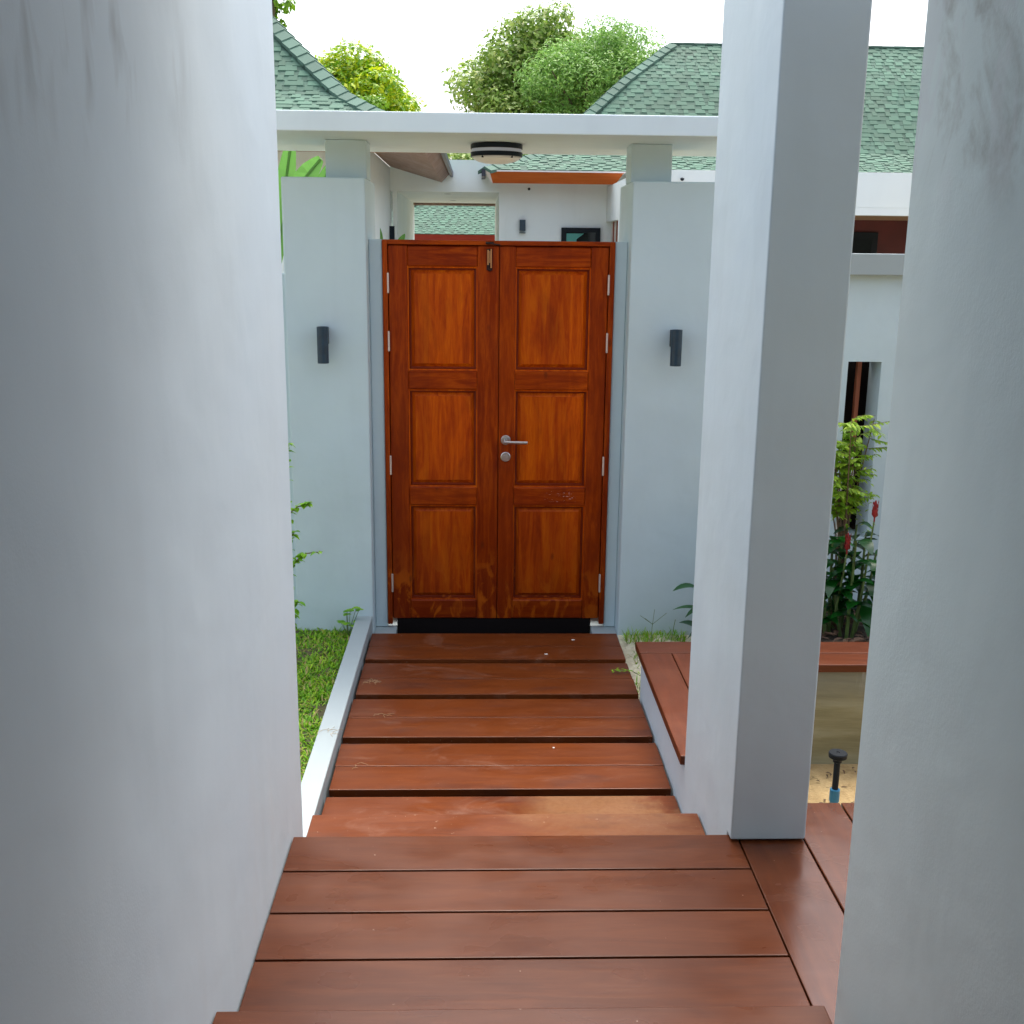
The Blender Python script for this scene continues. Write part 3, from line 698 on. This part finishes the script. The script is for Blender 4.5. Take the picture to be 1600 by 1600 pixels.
m.quad((X0+.093, Y0+.10, Z0-.134), (X0+.2, 13.0, Z0+.03), (XR-.08, 13.0, Z0+.03), (XR-.08, Y0+.10, Z0-.134)); m.build('fascia_board', M['fascia'], RH)
m = MB(); m.quad((X0+.003, Y0, Z0-.018), (X0+.056, Y0, Z0-.018), (X0+.093, Y0+.10, Z0-.134), (X0+.08, Y0+.10, Z0-.134)); m.build('fascia_end', M['drip'], RH)
m = MB(); m.box(X0+.01, 9.5, Y0-.008, Y0+.02, Z0-.018, Z0-.002); m.build('drip_edge', M['drip'], RH)
m = MB(); m.box(X0-.03, X0+.012, Y0-.01, Y0+4.7, Z0-.07, Z0+.006); m.build('gutter', M['gutter'], RH)
m = MB(); m.box(.301, 2.2, 13.0, 13.2, -.46, Z0+.02); m.build('house_wall', M['cream'], RH)
m = MB(); m.lathe((.56, 12.999, 2.67), [(.016, 0), (.012, -.02)], 10, 'y'); m.build('wall_hook', M['black'], RH)
wn = box('window', M['frame'], (.937, 1.385, 12.95, 13.0, 1.55, 2.248), RH, .003)
m = MB(); m.box(.992, 1.33, 12.945, 12.9495, 1.6, 2.195); m.build('pane', M['glass_dark'], wn)
m = MB(); m.add([(.995, 12.942, 1.62), (1.11, 12.942, 1.62), (1.11, 12.942, 2.12), (1.195, 12.942, 2.183), (.995, 12.942, 2.183)], [(0, 1, 2, 3, 4)])
m.add([(.995, 12.9445, 1.62), (1.11, 12.9445, 1.62), (1.11, 12.9445, 2.12), (1.195, 12.9445, 2.183), (.995, 12.9445, 2.183)], [(4, 3, 2, 1, 0)]); m.build('curtain', M['glass'], wn)
m = MB(); m.box(.455, .522, 12.93, 12.999, 2.205, 2.328); m.box(.452, .525, 12.935, 12.999, 2.180, 2.186)
tag(m.build('wall_lamp', M['lamp_blue'], bevel=.003), 'small dark box lamp on the far house wall, between the portal and the black window', 'wall lamp')
# --- white parapet wing -----------------------------------------------
W = empty('white_parapet_wing', (3.5, 11.8, -.46), 'bright white flat-topped wing with a dark red wall under its parapet', 'building')
m = MB(); m.box(1.50, 9.0, 11.0, 11.18, 2.432, 2.762); m.box(1.501, 9.0, 11.002, 11.178, 2.36, 2.4315); m.build('parapet', M['parapet'], W)
m = MB()
m.box(1.45, 1.60, 11.181, 11.85, -.46, 2.70); m.box(1.45, 1.60, 11.85, 12.999, 2.315, 2.70); m.box(1.45, 1.60, 11.85, 12.999, -.46, 1.2)
m.box(1.45, 3.0, 11.001, 11.18, -.46, 2.3595); m.build('side_wall', M['cream'], W)
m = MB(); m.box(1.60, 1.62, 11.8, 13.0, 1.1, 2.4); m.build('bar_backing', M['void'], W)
for i in range(6): 
    y = 12.05+i*.16; m = MB(); m.box(1.50, 1.545, y, y+.05, 1.2, 2.314); m.build('window_bar', M['post'] if i % 2 else M['bar'], W)
m = MB(); m.quad((3.0, 11.18, 2.50), (9.0, 11.18, 2.50), (9.0, 12.6, 2.36), (3.0, 12.6, 2.36)); m.quad((3.0, 11.18, 2.51), (3.0, 12.6, 2.37), (9.0, 12.6, 2.37), (9.0, 11.18, 2.51)); m.build('soffit', M['tan'], W)
m = MB(); m.box(3.0, 9.0, 12.6, 12.75, -.46, 2.45); m.build('red_wall', M['redwall'], W)
m = MB(); m.box(3.9, 4.47, 12.56, 12.599, 1.0, 2.228); wd = m.build('window', M['frame'], W, .003)
m = MB(); m.box(3.97, 4.40, 12.553, 12.559, 1.1, 2.16); m.build('pane', M['glass_dark'], wd)
m = MB(); m.lathe((1.945, 10.95, 2.672), [(.0, -.016), (.012, -.012), (.019, -.002), (.019, .008), (.01, .012)], 16); m.box(1.94, 1.95, 10.95, 10.999, 2.682, 2.688)
tag(m.build('security_camera', M['black']), 'tiny dark dome camera on the white parapet beside the right gate pier', 'camera')
# --- far house seen through the portal ---------------------------------
FH = empty('far_house', (0, 24, -.46), 'distant house with pale green shingle roof and red eave board framed in the portal', 'house')
rows = [(s, 2.27+z) for s, z in profile([(0, 0), (.9, .50), (2.6, 1.75)], .075)]
roof_slope('roof', lambda u, s, z: (u, 22+s, z), rows, lambda s: -2.75+s*1.35, lambda s: 4.0, FH, 5)
m = MB(); m.box(-2.75, 4.0, 21.98, 22.0, 2.14, 2.262); m.build('fascia_board', M['fascia_red'], FH)
m = MB(); m.box(-2.2, 4.0, 22.6, 22.8, -.46, 2.2); m.build('house_wall', M['cream'], FH)
hip_caps(FH, lambda s, z: (-2.75+s*1.35, 22+s, z), rows, .45, .10)

# ------------------------------------------------------------------ trees
def leaf_cloud(name, mat, centers, radii, n, size, parent, flat=.5, aspect=.45, droop=.3, seed=1, origin=None, shell=.55):
    g_ = np.random.default_rng(seed)
    centers = np.array(centers, float); radii = np.array(radii, float)
    wts = radii.prod(axis=1)**(2/3) if radii.ndim > 1 else radii**2
    idx = g_.choice(len(centers), n, p=wts/wts.sum())
    d = g_.normal(size=(n, 3)); d /= np.linalg.norm(d, axis=1)[:, None]
    rad = shell+(1-shell)*g_.random(n)**.6; rad *= 1+.12*g_.normal(size=n)
    rr = radii[idx] if radii.ndim > 1 else radii[idx][:, None]
    P_ = centers[idx]+d*rr*rad[:, None]
    nr = d*.7+np.array([0, 0, .6])+g_.normal(size=(n, 3))*flat; nr /= np.linalg.norm(nr, axis=1)[:, None]
    t_ = g_.normal(size=(n, 3)); t_[:, 2] -= droop; t_ -= (t_*nr).sum(1)[:, None]*nr; t_ /= np.linalg.norm(t_, axis=1)[:, None]
    b_ = np.cross(nr, t_)
    sz = size*(.6+.8*g_.random(n))[:, None]
    v0 = P_-t_*sz*.5; v1 = P_+b_*sz*aspect*.5+nr*sz*.08; v2 = P_+t_*sz*.5; v3 = P_-b_*sz*aspect*.5+nr*sz*.08
    V = np.stack([v0, v1, v2, v3], 1).reshape(-1, 3)
    org = np.array(WP[parent.name]) if parent is not None else (np.array(origin) if origin is not None else np.array([V[:, 0].mean(), V[:, 1].mean(), V[:, 2].min()]))
    V = V-org
    me = bpy.data.meshes.new(name); me.vertices.add(len(V)); me.vertices.foreach_set('co', V.ravel())
    me.loops.add(n*4); me.loops.foreach_set('vertex_index', np.arange(n*4)); me.polygons.add(n)
    me.polygons.foreach_set('loop_start', np.arange(n)*4); me.polygons.foreach_set('loop_total', np.full(n, 4))
    me.materials.append(mat); me.update(); me.validate()
    o = bpy.data.objects.new(name, me); COL.objects.link(o)
    if parent is not None: o.parent = parent
    else: o.location = org
    return o
def blobs(c, r, n, rb, seed, low=-.5, squash=1.0):
    g_ = random.Random(seed); out = []; rad = []
    while len(out) < n:
        d = Vector((g_.gauss(0, 1), g_.gauss(0, 1), g_.gauss(0, 1))).normalized()
        if d.z < low: continue
        f = g_.uniform(.45, .95)
        out.append((c[0]+d.x*r[0]*f, c[1]+d.y*r[1]*f, c[2]+d.z*r[2]*f)); q = g_.uniform(*rb); rad.append((q*1.15, q*1.15, q*.85*squash))
    return out, rad
def tree(name, label, c, r, base_z, nb, rb, n, size, mat, seed, **kw):
    e = empty(name, (c[0], c[1], base_z), label, 'tree')
    cs, rd = blobs(c, r, nb, rb, seed)
    leaf_cloud('crown', mat, cs, rd, n, size, e, seed=seed, **kw)
    m = MB(); g_ = random.Random(seed)
    top = Vector((c[0], c[1], c[2]-r[2]*.3))
    m.tube([(c[0]+.1, c[1], base_z), (c[0]-.05, c[1]+.1, (base_z+top.z)*.5), tuple(top)], [.26, .2, .14], 10)
    for q in cs[::2]:
        q = Vector(q); mid = top.lerp(q, .5)+Vector((g_.uniform(-.2, .2), g_.uniform(-.2, .2), .1))
        m.tube([tuple(top-Vector((0, 0, g_.uniform(0, 1)))), tuple(mid), tuple(q)], [.09, .05, .02], 6)
    m.build('trunk', M['bark'], e); return e
tree('mango_tree', 'round mango tree with yellow-green new leaves behind the left roof', (-5.0, 45, 7.0), (2.35, 2.0, 2.35), -.46, 50, (.55, .95), 26000, .26, M['leaf_mango'], 11, aspect=.4, shell=.7)
tree('broadleaf_tree', 'large loose olive-green tree rising above the canopy, left of the feathery one', (2.75, 47, 7.3), (3.75, 2.4, 4.2), -.46, 84, (.6, 1.1), 40000, .22, M['leaf_olive'], 12, aspect=.5, shell=.42)
tree('feathery_tree', 'light green feathery tree between the olive-green tree and the right roof', (4.35, 44, 7.3), (2.9, 2.0, 3.1), -.46, 60, (.5, 1.0), 36000, .16, M['leaf_feather'], 13, aspect=.3, shell=.55)
tree('young_tree', 'thin young tree peeping over the left roof beside the plaster wall', (-3.42, 18.5, 5.45), (.42, .4, .75), -.46, 12, (.12, .26), 1500, .12, M['leaf_bright'], 14, aspect=.45)
cs, rd = blobs((-1.2, 27, 2.6), (2.2, 1, 1.0), 22, (.35, .6), 21)
tag(leaf_cloud('dark_bush', M['leaf_dark'], cs, rd, 6000, .16, None, seed=21), 'dark evergreen bush behind the distant roof, seen through the portal', 'bush')
cs, rd = blobs((.0, 20.5, 3.35), (1.3, .5, .35), 16, (.2, .32), 22)
tag(leaf_cloud('hedge_top', M['leaf_olive'], cs, rd, 4500, .09, None, seed=22), 'strip of hedge foliage showing over the portal between the eave and ceiling lamp', 'hedge')
cs, rd = blobs((-3.35, 30, 5.55), (1.1, .6, .35), 9, (.2, .35), 23)
tag(leaf_cloud('bright_shrub', M['leaf_bright'], cs, rd, 2200, .12, None, seed=23), 'bright green shrub top below the mango tree, just over the canopy edge', 'shrub')

# ------------------------------------------------------------------ banana plant behind the left pier
e = empty('banana_plant', (-1.35, 7.4, -.46), 'banana plant with pale green leaves behind the left gate pier', 'plant')
def banana(path, W, n=14):
    m = MB(); pts = [Vector(p) for p in path]
    def at(t):
        f = t*(len(pts)-1); i = min(int(f), len(pts)-2); return pts[i].lerp(pts[i+1], f-i)
    vs = []
    for i in range(n+1):
        t = i/n; c_ = at(t); d = (at(min(1, t+.03))-at(max(0, t-.03))).normalized(); sd_ = d.cross(Vector((0, -1, .25))).normalized()
        wd_ = W*math.sin(math.pi*(.05+.9*t))**.6*.5
        ls = Vector((0, -1, 0))*.25*wd_
        vs += [c_-sd_*wd_+ls*(1+.2*(i % 2)), c_, c_+sd_*wd_+ls]
    fs = []
    for i in range(n): a = i*3; fs += [(a, a+1, a+4, a+3), (a+1, a+2, a+5, a+4)]
    m.add(vs, fs); m.tube([tuple(p) for p in pts], .009, 6); return m.build('leaf', M['banana'], e)
banana([(-1.42, 7.5, 1.6), (-1.32, 7.5, 2.1), (-1.26, 7.5, 2.45), (-1.21, 7.45, 2.68)], .13)
banana([(-1.42, 7.4, 1.7), (-1.25, 7.35, 2.2), (-1.10, 7.3, 2.44), (-1.0, 7.25, 2.54)], .15)
banana([(-1.3, 7.5, 1.5), (-1.1, 7.5, 2.1), (-1.02, 7.5, 2.4), (-.98, 7.5, 2.52)], .12)
m = MB(); m.tube([(-1.4, 7.4, -.46), (-1.42, 7.42, .8), (-1.43, 7.42, 1.7)], [.1, .08, .05], 12); m.build('stalk', M['stem_green'], e)
e = empty('courtyard_plant', (-.86, 11.6, -.46), 'slim green leaves poking up behind the gate beside the left pier', 'plant')
for (x, y, z, dx, L_, W_) in ((-.86, 11.6, 1.98, .55, .20, .07), (-.83, 11.6, 2.0, .9, .12, .07), (-1.0, 11.6, 2.0, -.1, .22, .04)):
    m = MB(); m.leaf((x, y, z), (dx, 0, 1), (0, -1, 0), L_, W_, .05, .1, 6); m.build('leaf', M['banana'], e)
m = MB(); m.tube([(-.86, 11.6, -.46), (-.84, 11.6, 1.0), (-.83, 11.6, 2.0)], [.03, .02, .01], 8); m.build('stalk', M['stem_green'], e)

# ------------------------------------------------------------------ right planter plants
def ginger(name, label, base, stems, seed, flowers=()):
    e = empty(name, base, label, 'plant'); g_ = random.Random(seed)
    lm = MB(); sm = MB()
    for (dx, dy, h, lean) in stems:
        b = Vector(base)+Vector((dx, dy, 0)); tp = b+Vector((lean*.8, g_.uniform(-.03, .03), h))
        mid = b.lerp(tp, .5)+Vector((lean*.15, 0, .02))
        sm.tube([tuple(b), tuple(mid), tuple(tp)], [.010, .008, .005], 8)
        n = int(h/.038); ang = g_.uniform(0, 6.28)
        for i in range(2, n+1):
            t = max(.22, i/n); c_ = b.lerp(mid, t*2) if t < .5 else mid.lerp(tp, t*2-1)
            ang += 2.1+g_.uniform(-.4, .4); el = g_.uniform(.1, .7)
            d = Vector((math.cos(ang)*math.cos(el), math.sin(ang)*math.cos(el), math.sin(el)))
            lm.leaf(tuple(c_), d, (0, 0, 1), g_.uniform(.11, .19), g_.uniform(.055, .085), g_.uniform(.3, .8), .12, 6)
    lo = lm.build('foliage', M['leaf_ginger'], e, smooth=True); lo2 = sm.build('stem', M['stem_green'], e)
    for f in flowers:
        m = MB(); f = Vector(f)
        m.lathe(tuple(f), [(.004, 0), (.011, .010), (.013, .030), (.009, .060), (.003, .088)], 12)
        for q in range(14):
            a = q*2.4; z = .004+q*.0050; m.leaf((f.x+.009*math.cos(a), f.y+.009*math.sin(a), f.z+z), (math.cos(a)*.2, math.sin(a)*.2, 1), (math.cos(a), math.sin(a), 0), .022, .014, 0, .2, 3)
        m.tube([(f.x, f.y, f.z-.02), tuple(f)], .004, 6)
        m.build('flower', M['flower'], e)
        m = MB(); m.tube([(f.x-.02, f.y+.05, base[2]+.1), (f.x-.005, f.y+.01, f.z-.12), (f.x, f.y, f.z-.02)], [.006, .005, .004], 6); m.build('stem', M['stem_green'], e)
    return e
ginger('red_ginger_plant', 'dark green ginger plant with two red flower cones, right of the column', (1.84, 5.28, .10),
       [(-.04, 0, .50, -.03), (.03, .04, .56, .06), (.0, -.06, .36, -.07), (.09, .0, .42, .10), (-.07, .05, .30, -.08), (.05, -.08, .34, .05), (.0, .06, .48, .0), (-.08, -.06, .44, -.04), (.10, .02, .50, .03), (.02, -.09, .52, .0)], 3,
       [(1.815, 5.16, .575), (1.945, 5.18, .735)])
ginger('ginger_plant', 'leafy green plant half hidden behind the left side of the column', (1.20, 5.36, -.05),
       [(-.03, 0, .42, -.03), (.05, .03, .55, .04), (.12, 0, .40, .08), (.02, -.05, .3, -.04)], 5)
# lime shrub
e = empty('lime_leaf_shrub', (1.88, 5.42, .10), 'thin shrub with bright lime-green leaflets in front of the slit window', 'shrub')
g_ = random.Random(9); sm = MB(); lm = MB()
for i in range(13):
    b = Vector((1.88+g_.uniform(-.03, .03), 5.42+g_.uniform(-.03, .03), .10)); tx = g_.uniform(-.17, .13)
    tp = Vector((1.88+tx, 5.36+g_.uniform(-.12, .08), g_.uniform(.98, 1.19)))
    mid = b.lerp(tp, .55)+Vector((-tx*.25, 0, 0)); sm.tube([tuple(b), tuple(mid), tuple(tp)], [.006, .004, .002], 6)
    for q in range(12):
        f = g_.uniform(.55, 1.05); c_ = mid.lerp(tp, (f-.5)*2) ; a = g_.uniform(0, 6.28)
        d = Vector((math.cos(a), math.sin(a)*.8, g_.uniform(-.3, .3))); tw = g_.uniform(.06, .12)
        if c_.z < .72: continue
        e1 = c_+d*tw; sm.tube([tuple(c_), tuple(e1)], .0012, 4)
        for s_ in range(6):
            p_ = c_.lerp(e1, (s_+1)/6)
            for sg in (-1, 1):
                sd_ = Vector((-d.y, d.x, 0))*sg+d*.5+Vector((0, 0, g_.uniform(-.5, .1))); lm.leaf(tuple(p_), sd_, (0, 0, 1), g_.uniform(.028, .042), g_.uniform(.015, .022), .3, .1, 3)
for i in range(110):   # sparse lower leaves
    p_ = Vector((1.86+g_.uniform(-.12, .14), 5.40+g_.uniform(-.1, .06), g_.uniform(.5, .98))); a = g_.uniform(0, 6.28)
    lm.leaf(tuple(p_), (math.cos(a), math.sin(a), -.2), (0, 0, 1), .024, .013, .3, .1, 3)
lm.build('foliage', M['leaf_lime'], e); sm.build('stem', M['stem'], e)
# leaf litter
m = MB(); g_ = random.Random(4)
for i in range(500):
    a = g_.uniform(0, 6.28); m.leaf((g_.uniform(1.3, 3.0), g_.uniform(4.85, 5.65), .125+g_.uniform(0, .02)), (math.cos(a), math.sin(a), g_.uniform(-.1, .35)), (0, 0, 1), g_.uniform(.04, .09), g_.uniform(.02, .035), .2, .3, 3)
tag(m.build('leaf_litter', M['litter']), 'dead brown leaves scattered over the planter soil', 'leaf litter', kind='stuff')
m = MB()
for i in range(220):
    x, y = g_.uniform(1.0, 2.4), 3.2+1.3*g_.random()**.8; a = g_.uniform(0, 6.28)
    m.leaf((x, y, -.262), (math.cos(a), math.sin(a), g_.uniform(-.1, .2)), (0, 0, 1), g_.uniform(.015, .035), g_.uniform(.006, .014), .1, .3, 3)
tag(m.build('sand_debris', M['litter']), 'dark leaf crumbs scattered over the yellow sand of the pit', 'debris', kind='stuff')

# ------------------------------------------------------------------ creeper at the left wall edge
e = empty('creeper', (-.87, 4.95, -.03), 'thin climbing creeper with bright leaves at the edge of the left wall', 'plant')
g_ = random.Random(31); sm = MB(); lm = MB()
def sprig(pts, n, sz=(.022, .042)):
    pts = [Vector(p) for p in pts]; sm.tube([tuple(p) for p in pts], [.0028]*(len(pts)-1)+[.0012], 5)
    for i in range(n):
        f = g_.random()*(len(pts)-1); j = min(int(f), len(pts)-2); c_ = pts[j].lerp(pts[j+1], f-j); a = g_.uniform(0, 6.28)
        lm.leaf(tuple(c_), (math.cos(a), math.sin(a), g_.uniform(-.2, .6)), (0, 0, 1), g_.uniform(*sz)*1.15, g_.uniform(.017, .029), .4, .15, 4)
sprig([(-.90, 4.98, -.03), (-.885, 4.95, .35), (-.872, 4.93, .75), (-.868, 4.9, 1.08), (-.866, 4.9, 1.14)], 60)
sprig([(-.875, 4.93, .80), (-.83, 4.90, .845), (-.785, 4.88, .86), (-.765, 4.87, .875)], 42, (.02, .035))
sprig([(-.875, 4.93, .55), (-.83, 4.90, .60), (-.80, 4.89, .625)], 34, (.02, .038))
sprig([(-.80, 4.89, .625), (-.76, 4.88, .635), (-.725, 4.87, .64)], 7, (.02, .034))
sprig([(-.885, 4.95, .30), (-.86, 4.94, .36), (-.845, 4.93, .38)], 22)
sprig([(-.875, 4.93, .68), (-.85, 4.92, .72)], 12)
lm.build('foliage', M['leaf_vine'], e); sm.build('stem', M['stem'], e)

# ------------------------------------------------------------------ grass
def blades(name, mat, n, x0, x1, y0, y1, z, L, Wd, lean, seed, dens=None, smooth=True):
    g_ = np.random.default_rng(seed)
    P_ = np.stack([g_.uniform(x0, x1, n), g_.uniform(y0, y1, n), np.full(n, z)], 1)
    if dens is not None: P_ = P_[dens(P_, g_)]
    n = len(P_)
    a = g_.uniform(0, 2*np.pi, n); ln = g_.uniform(lean[0], lean[1], n)
    d = np.stack([np.cos(a)*ln, np.sin(a)*ln, np.ones(n)], 1); d /= np.linalg.norm(d, axis=1)[:, None]
    s_ = np.stack([-np.sin(a), np.cos(a), np.zeros(n)], 1)
    LL = g_.uniform(L[0], L[1], n)[:, None]; WW = g_.uniform(Wd[0], Wd[1], n)[:, None]
    dn = np.array([0, 0, -1.])
    V = np.stack([P_-s_*WW*.4, P_+s_*WW*.4, P_+d*LL*.55+s_*WW*.5, P_+d*LL*.55-s_*WW*.5, P_+d*LL+dn*LL*.22*ln[:, None]], 1)
    V = np.concatenate([V.reshape(-1, 3)])
    m = MB(); m.v = [tuple(q) for q in V]; 
    for i in range(n): k = i*5; m.f.append((k, k+1, k+2, k+3)); m.f.append((k+3, k+2, k+4)); m.mi += [0, 0]
    return m.build(name, mat)
tag(blades('grass', M['grass'], 26000, -1.35, -.666, 3.2, 5.735, -.04, (.025, .065), (.004, .009), (.6, 2.6), 5,
    lambda P_, g_: (np.sin(P_[:, 0]*9+P_[:, 1]*5)+np.sin(P_[:, 1]*7.3-P_[:, 0]*4) > -1.35+g_.normal(size=len(P_))*.3) & (g_.random(len(P_)) < np.clip((P_[:, 1]-3.0)/1.2, .25, 1))), 
    'short broad-bladed green turf between the left wall and the white kerb', 'grass', kind='stuff')
tag(blades('grass_fringe', M['grass'], 9000, -3.1, -1.35, 3.2, 5.735, -.04, (.04, .09), (.005, .011), (.5, 2.2), 6), 'turf continuing behind the left wall away from the kerb', 'grass', kind='stuff')
# clover weed by the kerb end
e = empty('clover_weed', (-.70, 5.60, -.03), 'small round-leaved weed at the far end of the white kerb', 'weed')
lm = MB(); sm = MB()
for i in range(10):
    a = g_.uniform(0, 6.28); r_ = g_.uniform(.01, .07); tp = (-.69+r_*math.cos(a), 5.60+r_*.7*math.sin(a), g_.uniform(.04, .13))
    sm.tube([(-.70, 5.60, -.03), tp], .0015, 4)
    for q in range(3): lm.leaf(tp, (math.cos(a+q*2.1), math.sin(a+q*2.1), .1), (0, 0, 1), .028, .026, .1, .1, 4)
lm.build('foliage', M['leaf_vine'], e); sm.build('stem', M['stem_green'], e)
for (x0, x1, y0, y1, n, L_, lab) in ((.80, 1.12, 5.52, 5.67, 420, (.03, .09), 'tuft of fine green grass at the foot of the right gate pier'),
                                    (.77, .86, 4.80, 4.98, 130, (.03, .08), 'small grass tuft in the sand strip against the bench side'),
                                    (.80, .86, 5.02, 5.4, 60, (.03, .07), 'sparse grass blades in the pale sand beside the bench corner')):
    tag(blades('grass_tuft', M['grass'], n, x0, x1, y0, y1, -.06, L_, (.003, .006), (.3, 1.3), int(n)), lab, 'grass tuft')
e = empty('seed_grass', (.925, 5.52, -.06), 'tall thin grass stalks with spreading seed heads by the right pier', 'weed')
m = MB(); m.tube([(.925, 5.52, -.06), (.927, 5.52, .04), (.928, 5.515, .07)], .0016, 5)
for t in ((.86, 5.51, .115), (.885, 5.51, .10), (.935, 5.51, .15), (1.0, 5.51, .13)): m.tube([(.928, 5.515, .065), t], .0012, 4)
m.tube([(1.03, 5.52, -.05), (1.045, 5.52, .06), (1.05, 5.52, .09)], .0018, 5)
m.build('stalk', M['stem_green'], e)

# ------------------------------------------------------------------ small debris on the path
def scrap(name, label, c, r, n, seed, z, mat='straw'):
    g_ = random.Random(seed); m = MB()
    for i in range(n):
        a = g_.uniform(0, 6.28); p_ = Vector((c[0]+g_.uniform(-r, r)*.6, c[1]+g_.uniform(-r, r)*.4, z+.003)); l_ = g_.uniform(.3, .8)*r
        q = p_+Vector((math.cos(a)*l_, math.sin(a)*l_*.8, g_.uniform(0, .35)*l_)); s2 = q+Vector((math.cos(a+.8)*l_*.5, math.sin(a+.8)*l_*.4, -(q.z-z)*.8))
        m.tube([tuple(p_), tuple(q), tuple(s2)], .0008, 4)
    return tag(m.build(name, M[mat]), label, 'dry grass', 'dry grass scraps on the walkway')
scrap('dry_grass_scrap', 'knot of dry straw on the left end of the slab second from the gate', (-.50, 4.87), .035, 14, 1, 0)
scrap('dry_grass_scrap', 'loose dry stalks on the left part of the middle slab', (-.42, 4.50), .04, 6, 2, 0)
scrap('dry_grass_scrap', 'dry stalks lying over the top of the white kerb', (-.62, 4.20), .05, 8, 3, .055)
scrap('dry_grass_scrap', 'thin dry twig on the left of the second slab from the step', (-.46, 4.0), .05, 3, 4, 0)
e = empty('creeping_weed', (.72, 4.98, 0), 'green runner creeping over the right end of a walkway slab', 'weed')
m = MB(); m.tube([(.80, 5.02, -.03), (.745, 5.0, .008), (.70, 4.99, .012), (.65, 5.0, .01)], .0018, 5); m.tube([(.70, 4.99, .012), (.68, 4.96, .015)], .0015, 5); m.build('runner', M['stem_green'], e)
m = MB(); g_ = random.Random(8)
for i in range(16):
    a = g_.uniform(0, 6.28); m.leaf((.65+.1*g_.random(), 4.99+g_.uniform(-.02, .02), .012), (math.cos(a), math.sin(a), .3), (0, 0, 1), .022, .008, .3, .1, 3)
m.build('foliage', M['leaf_vine'], e)
for i, (x, y, lab) in enumerate(((.313, 4.165, 'white paint chip on the second slab from the step'), (.345, 5.24, 'long white chip on the slab before the gate'), (.50, 5.45, 'small white chip near the gate sill on the last slab'))):
    m = MB(); m.lathe((x, y, .001), [(.005, 0), (.004, .0015)], 7)
    m.v = [(x+(v[0]-x)*(2.0 if i else 1), v[1], v[2]) for v in m.v]
    tag(m.build('paint_chip', M['post']), lab, 'paint chip', 'white chips on the walkway')
